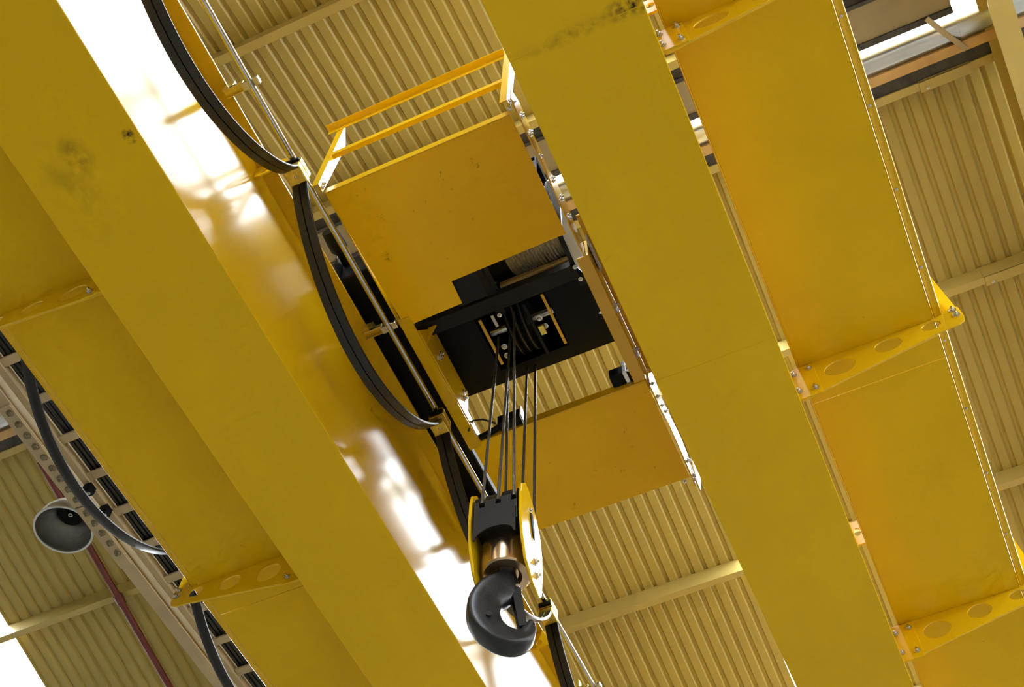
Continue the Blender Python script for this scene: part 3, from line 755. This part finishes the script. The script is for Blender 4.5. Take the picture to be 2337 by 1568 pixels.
# limit switches standing on the second platform
ls = MB().prism([(3.625, 6.05), (3.70, 6.05), (3.70, 6.12), (3.66, 6.15), (3.625, 6.13)], 'y', .885, 1.045)
l1 = tag(obj('limit_switch', ls, 'black', bevel=.006), 'black ribbed limit switch on the platform corner beside the side plate', 'switch')
l1b = MB().box(3.618, 3.706, .94, .965, 6.044, 6.156)
ORG[l1.name] = Vector(l1.location); obj('band', l1b, 'zinc', l1, bevel=.003)
l2 = tag(obj('limit_switch', MB().box(3.64, 3.70, 1.60, 1.74, 6.03, 6.11), 'black', bevel=.006), 'black limit switch with pale tab between the hook ropes and platform', 'switch')
ORG[l2.name] = Vector(l2.location)
obj('tab', MB().prism([(3.632, 6.03), (3.70, 6.01), (3.71, 6.07), (3.66, 6.12), (3.632, 6.12)], 'y', 1.588, 1.599), 'sky_tint_steel', l2, bevel=.002)
obj('lever', MB().tube([(3.68, 1.74, 6.06), (3.685, 1.80, 6.045), (3.69, 1.87, 6.04)], .018, n=12), 'black', l2, smooth=True)
obj('lead', MB().tube([(3.67, 1.76, 6.09), (3.62, 1.82, 6.10), (3.58, 1.865, 6.06), (3.60, 1.90, 6.0)], .006, n=8), 'rubber', l2, smooth=True)

# ================================================================== HOOK BLOCK AND ROPES
HX, HY = 3.31, 1.52
H = thing('hook_block', (HX, HY, 3.82), 'crane hook block with yellow side plates, black sheave housing and dark steel hook', 'crane hook')
def housing_profile(i=0.0):
    return [(HX - .155 + i, 4.45), (HX - .16 + i, 4.62), (HX - .145 + i, 4.67 - i * .4), (HX - .09, 4.72 - i), (HX + .09, 4.72 - i), (HX + .145 - i, 4.67 - i * .4), (HX + .16 - i, 4.62), (HX + .155 - i, 4.45)]
ropeY = [1.583, 1.506, 1.430]
hb = MB(); y = HY - .098
segs = []
cur = HY - .100
for ry in sorted(ropeY):
    segs.append((cur, ry - .013, 0)); segs.append((ry - .013, ry + .013, .045)); cur = ry + .013
segs.append((cur, HY + .100, 0))
for a, b, i in segs:
    if i == 0: hb.prism(housing_profile(0), 'y', a, b)
    else:
        hb.prism([(HX - .155, 4.45), (HX - .16, 4.575), (HX - .115, 4.59), (HX - .10, 4.66), (HX - .06, 4.675), (HX + .06, 4.675), (HX + .10, 4.66), (HX + .115, 4.59), (HX + .16, 4.575), (HX + .155, 4.45)], 'y', a, b)
obj('sheave_housing', hb, 'housing', H, bevel=.004)
for k_, xs_ in enumerate((HX - .163, HX + .163)):
    arch = [(HY - .098, 4.345), (HY - .098, 4.52), (HY + .098, 4.52), (HY + .098, 4.345), (HY + .09, 4.345)] + [(HY + .088 * math.cos(PI * i / 14), 4.352 + .058 * math.sin(PI * i / 14)) for i in range(15)] + [(HY - .09, 4.345)]
    obj('apron', MB().prism(arch, 'x', xs_ - .004, xs_ + .004), 'housing', H, bevel=.001)
for yy in ropeY:
    obj('sheave', MB().lathe([(.03, -.012), (.145, -.012), (.150, -.010), (.138, 0), (.150, .010), (.145, .012), (.03, .012)], (HX, yy, 4.58), 'y', n=40), 'charcoal', H, smooth=35)
plate_pts = [(3.150, 4.62), (3.165, 4.70), (3.215, 4.765), (3.26, 4.765), (3.344, 4.705), (3.416, 4.604), (3.442, 4.486), (3.443, 4.34), (3.418, 4.195), (3.385, 4.155), (3.30, 4.165), (3.212, 4.224), (3.165, 4.339), (3.146, 4.497)]
for k, yy in enumerate((HY - .125, HY + .113)):
    sp = obj('side_plate', MB().prism(plate_pts, 'y', yy, yy + .014), 'yellow', H, bevel=.004)
    s = -1 if k == 0 else 1
    y_f = yy if k == 0 else yy + .014
    for x, z in ((3.33, 4.33), (3.345, 4.255)):
        place('bolt', BOLT, sp, (x, y_f, z), FACE['-y' if k == 0 else '+y'])
    obj('axle_keeper', MB().prism([(3.265, 4.60), (3.29, 4.61), (3.315, 4.52), (3.31, 4.45), (3.29, 4.49)], 'y', y_f + .001 * s, y_f + .008 * s), 'charcoal', sp, bevel=.001)
    place('bolt', BOLT_S, sp, (3.27, y_f, 4.625), FACE['-y' if k == 0 else '+y'])
obj('swivel_housing', MB().lathe([(.05, 4.50), (.110, 4.50), (.110, 4.275), (.108, 4.262), (.100, 4.255), (.07, 4.255), (.055, 4.275), (.045, 4.275)], (HX, HY, 0), n=64), 'turned_steel', H, smooth=30)
# hook: section swept along its centre line, flat plane facing the lens side
ne = Vector((HX, HY, 0)).normalized(); ee = Vector((-ne.y, ne.x, 0))
cl_ = [(0.0, 4.30, .038, .036), (0.0, 4.25, .044, .040), (.012, 4.195, .070, .043), (.048, 4.140, .084, .045), (.082, 4.085, .077, .045), (.094, 4.03, .073, .046), (.088, 3.97, .070, .047), (.060, 3.912, .064, .048), (.015, 3.872, .058, .048),
       (-.035, 3.862, .055, .045), (-.072, 3.882, .045, .038), (-.093, 3.920, .032, .030), (-.101, 3.960, .021, .022), (-.102, 3.990, .008, .010)]
def smooth_path(p, sub=4):
    out = []
    for i in range(len(p) - 1):
        a, b, c_, d = p[max(i - 1, 0)], p[i], p[i + 1], p[min(i + 2, len(p) - 1)]
        for k in range(sub):
            t = k / sub
            out.append(tuple(.5 * (2 * b[j] + (c_[j] - a[j]) * t + (2 * a[j] - 5 * b[j] + 4 * c_[j] - d[j]) * t * t + (3 * b[j] - a[j] - 3 * c_[j] + d[j]) * t ** 3) for j in range(4)))
    out.append(p[-1]); return out
path = smooth_path(cl_)
hk = MB(); nseg = 24; k = len(path); vs = []
for i in range(k):
    e0, z0 = path[max(i - 1, 0)][:2]; e1, z1 = path[min(i + 1, k - 1)][:2]
    t = Vector((e1 - e0, z1 - z0)).normalized(); nn = Vector((t.y, -t.x))
    e, z, hw, ht = path[i]
    for j in range(nseg):
        a = 2 * PI * j / nseg; ca, sa = math.cos(a), math.sin(a)
        u = math.copysign(abs(ca) ** .62, ca) * hw; v = math.copysign(abs(sa) ** .45, sa) * ht * (1 - .18 * ca)
        p2 = Vector((e, z)) + nn * u
        vs.append(Vector((HX, HY, 0)) + ee * p2.x + Vector((0, 0, p2.y)) + ne * v)
fs = [(i * nseg + j, i * nseg + (j + 1) % nseg, (i + 1) * nseg + (j + 1) % nseg, (i + 1) * nseg + j) for i in range(k - 1) for j in range(nseg)]
fs += [tuple(range(nseg - 1, -1, -1)), tuple((k - 1) * nseg + j for j in range(nseg))]
hk.add(vs, fs)
hook = obj('hook', hk, 'hook_steel', H, smooth=45)
def HP(e, z, d=0): return Vector((HX, HY, 0)) + ee * e + Vector((0, 0, z)) + ne * d
lt = MB()
L0, L1 = (-.040, 4.155), (-.066, 3.945)
for (o1, o2) in ((-.030, -.024), (.024, .030)):
    lt.add([HP(L0[0] + .02, L0[1], o1), HP(L0[0] - .018, L0[1] + .01, o1), HP(L1[0] - .02, L1[1], o1 * .7), HP(L1[0] + .012, L1[1] - .01, o1 * .7), HP(L0[0] + .02, L0[1], o2), HP(L0[0] - .018, L0[1] + .01, o2), HP(L1[0] - .02, L1[1], o2 * .7), HP(L1[0] + .012, L1[1] - .01, o2 * .7)],
           [(0, 1, 2, 3), (4, 7, 6, 5), (0, 4, 5, 1), (1, 5, 6, 2), (2, 6, 7, 3), (3, 7, 4, 0)])
lt.add([HP(L0[0] - .018, L0[1] + .01, -.03), HP(L0[0] - .018, L0[1] + .01, .03), HP(L1[0] - .02, L1[1], .021), HP(L1[0] - .02, L1[1], -.021), HP(L0[0] - .013, L0[1] + .01, -.03), HP(L0[0] - .013, L0[1] + .01, .03), HP(L1[0] - .015, L1[1], .021), HP(L1[0] - .015, L1[1], -.021)],
       [(0, 1, 2, 3), (4, 7, 6, 5), (0, 4, 5, 1), (1, 5, 6, 2), (2, 6, 7, 3), (3, 7, 4, 0)])
la = obj('safety_latch', lt, 'hook_steel', H)
obj('latch_pin', MB().tube([HP(-.046, 4.160, -.042), HP(-.046, 4.160, .042)], .010, n=12), 'zinc', la, smooth=True)
obj('hook_stud', MB().tube([HP(.075, 3.955, -.058), HP(.075, 3.955, -.040)], .013, n=14), 'hook_steel', hook, smooth=True)
# ropes: three falls at the front, three at the rear of the sheaves
def twisted(a, b, r=.0075, n=12):
    a, b = Vector(a), Vector(b); Lr = (b - a).length; m = max(8, int(Lr / .02)); mb = MB()
    t = (b - a).normalized(); u = t.orthogonal().normalized(); w = t.cross(u); vs = []
    for i in range(m + 1):
        p = a.lerp(b, i / m)
        for j in range(n):
            al = 2 * PI * j / n
            rr = r * (1 + .10 * math.cos(6 * (al - i * .9)))
            vs.append(p + (u * math.cos(al) + w * math.sin(al)) * rr)
    fs = [(i * n + j, i * n + (j + 1) % n, (i + 1) * n + (j + 1) % n, (i + 1) * n + j) for i in range(m) for j in range(n)]
    return mb.add(vs, fs)
ropes = [((3.15, 1.583, 4.60), (3.36, 1.607, 6.50), 'front wire rope nearest the polished rail running up into the winch'),
         ((3.15, 1.506, 4.60), (3.345, 1.525, 6.45), 'front wire rope in the middle slot of the hook block'),
         ((3.15, 1.430, 4.60), (3.20, 1.437, 6.62), 'front wire rope beside the white glossy side plate, reaching the drum'),
         ((3.46, 1.583, 4.60), (3.46, 1.590, 6.45), 'rear wire rope mostly hidden behind the front ropes'),
         ((3.46, 1.506, 4.60), (3.535, 1.503, 6.36), 'rear wire rope just behind the peak of the side plate'),
         ((3.46, 1.440, 4.60), (3.54, 1.452, 6.36), 'rear wire rope farthest from the polished rail, outside the side plate')]
TW = math.radians(5.0)      # the block hangs slightly twisted on its ropes
H.rotation_euler = (0, 0, TW)
for a, b, lb in ropes:
    dx_, dy_ = a[0] - HX, a[1] - HY
    a = (HX + dx_ * math.cos(TW) - dy_ * math.sin(TW), HY + dx_ * math.sin(TW) + dy_ * math.cos(TW), a[2])
    tag(obj('wire_rope', twisted(a, b), 'rope', smooth=60), lb, 'rope', 'hoist ropes')
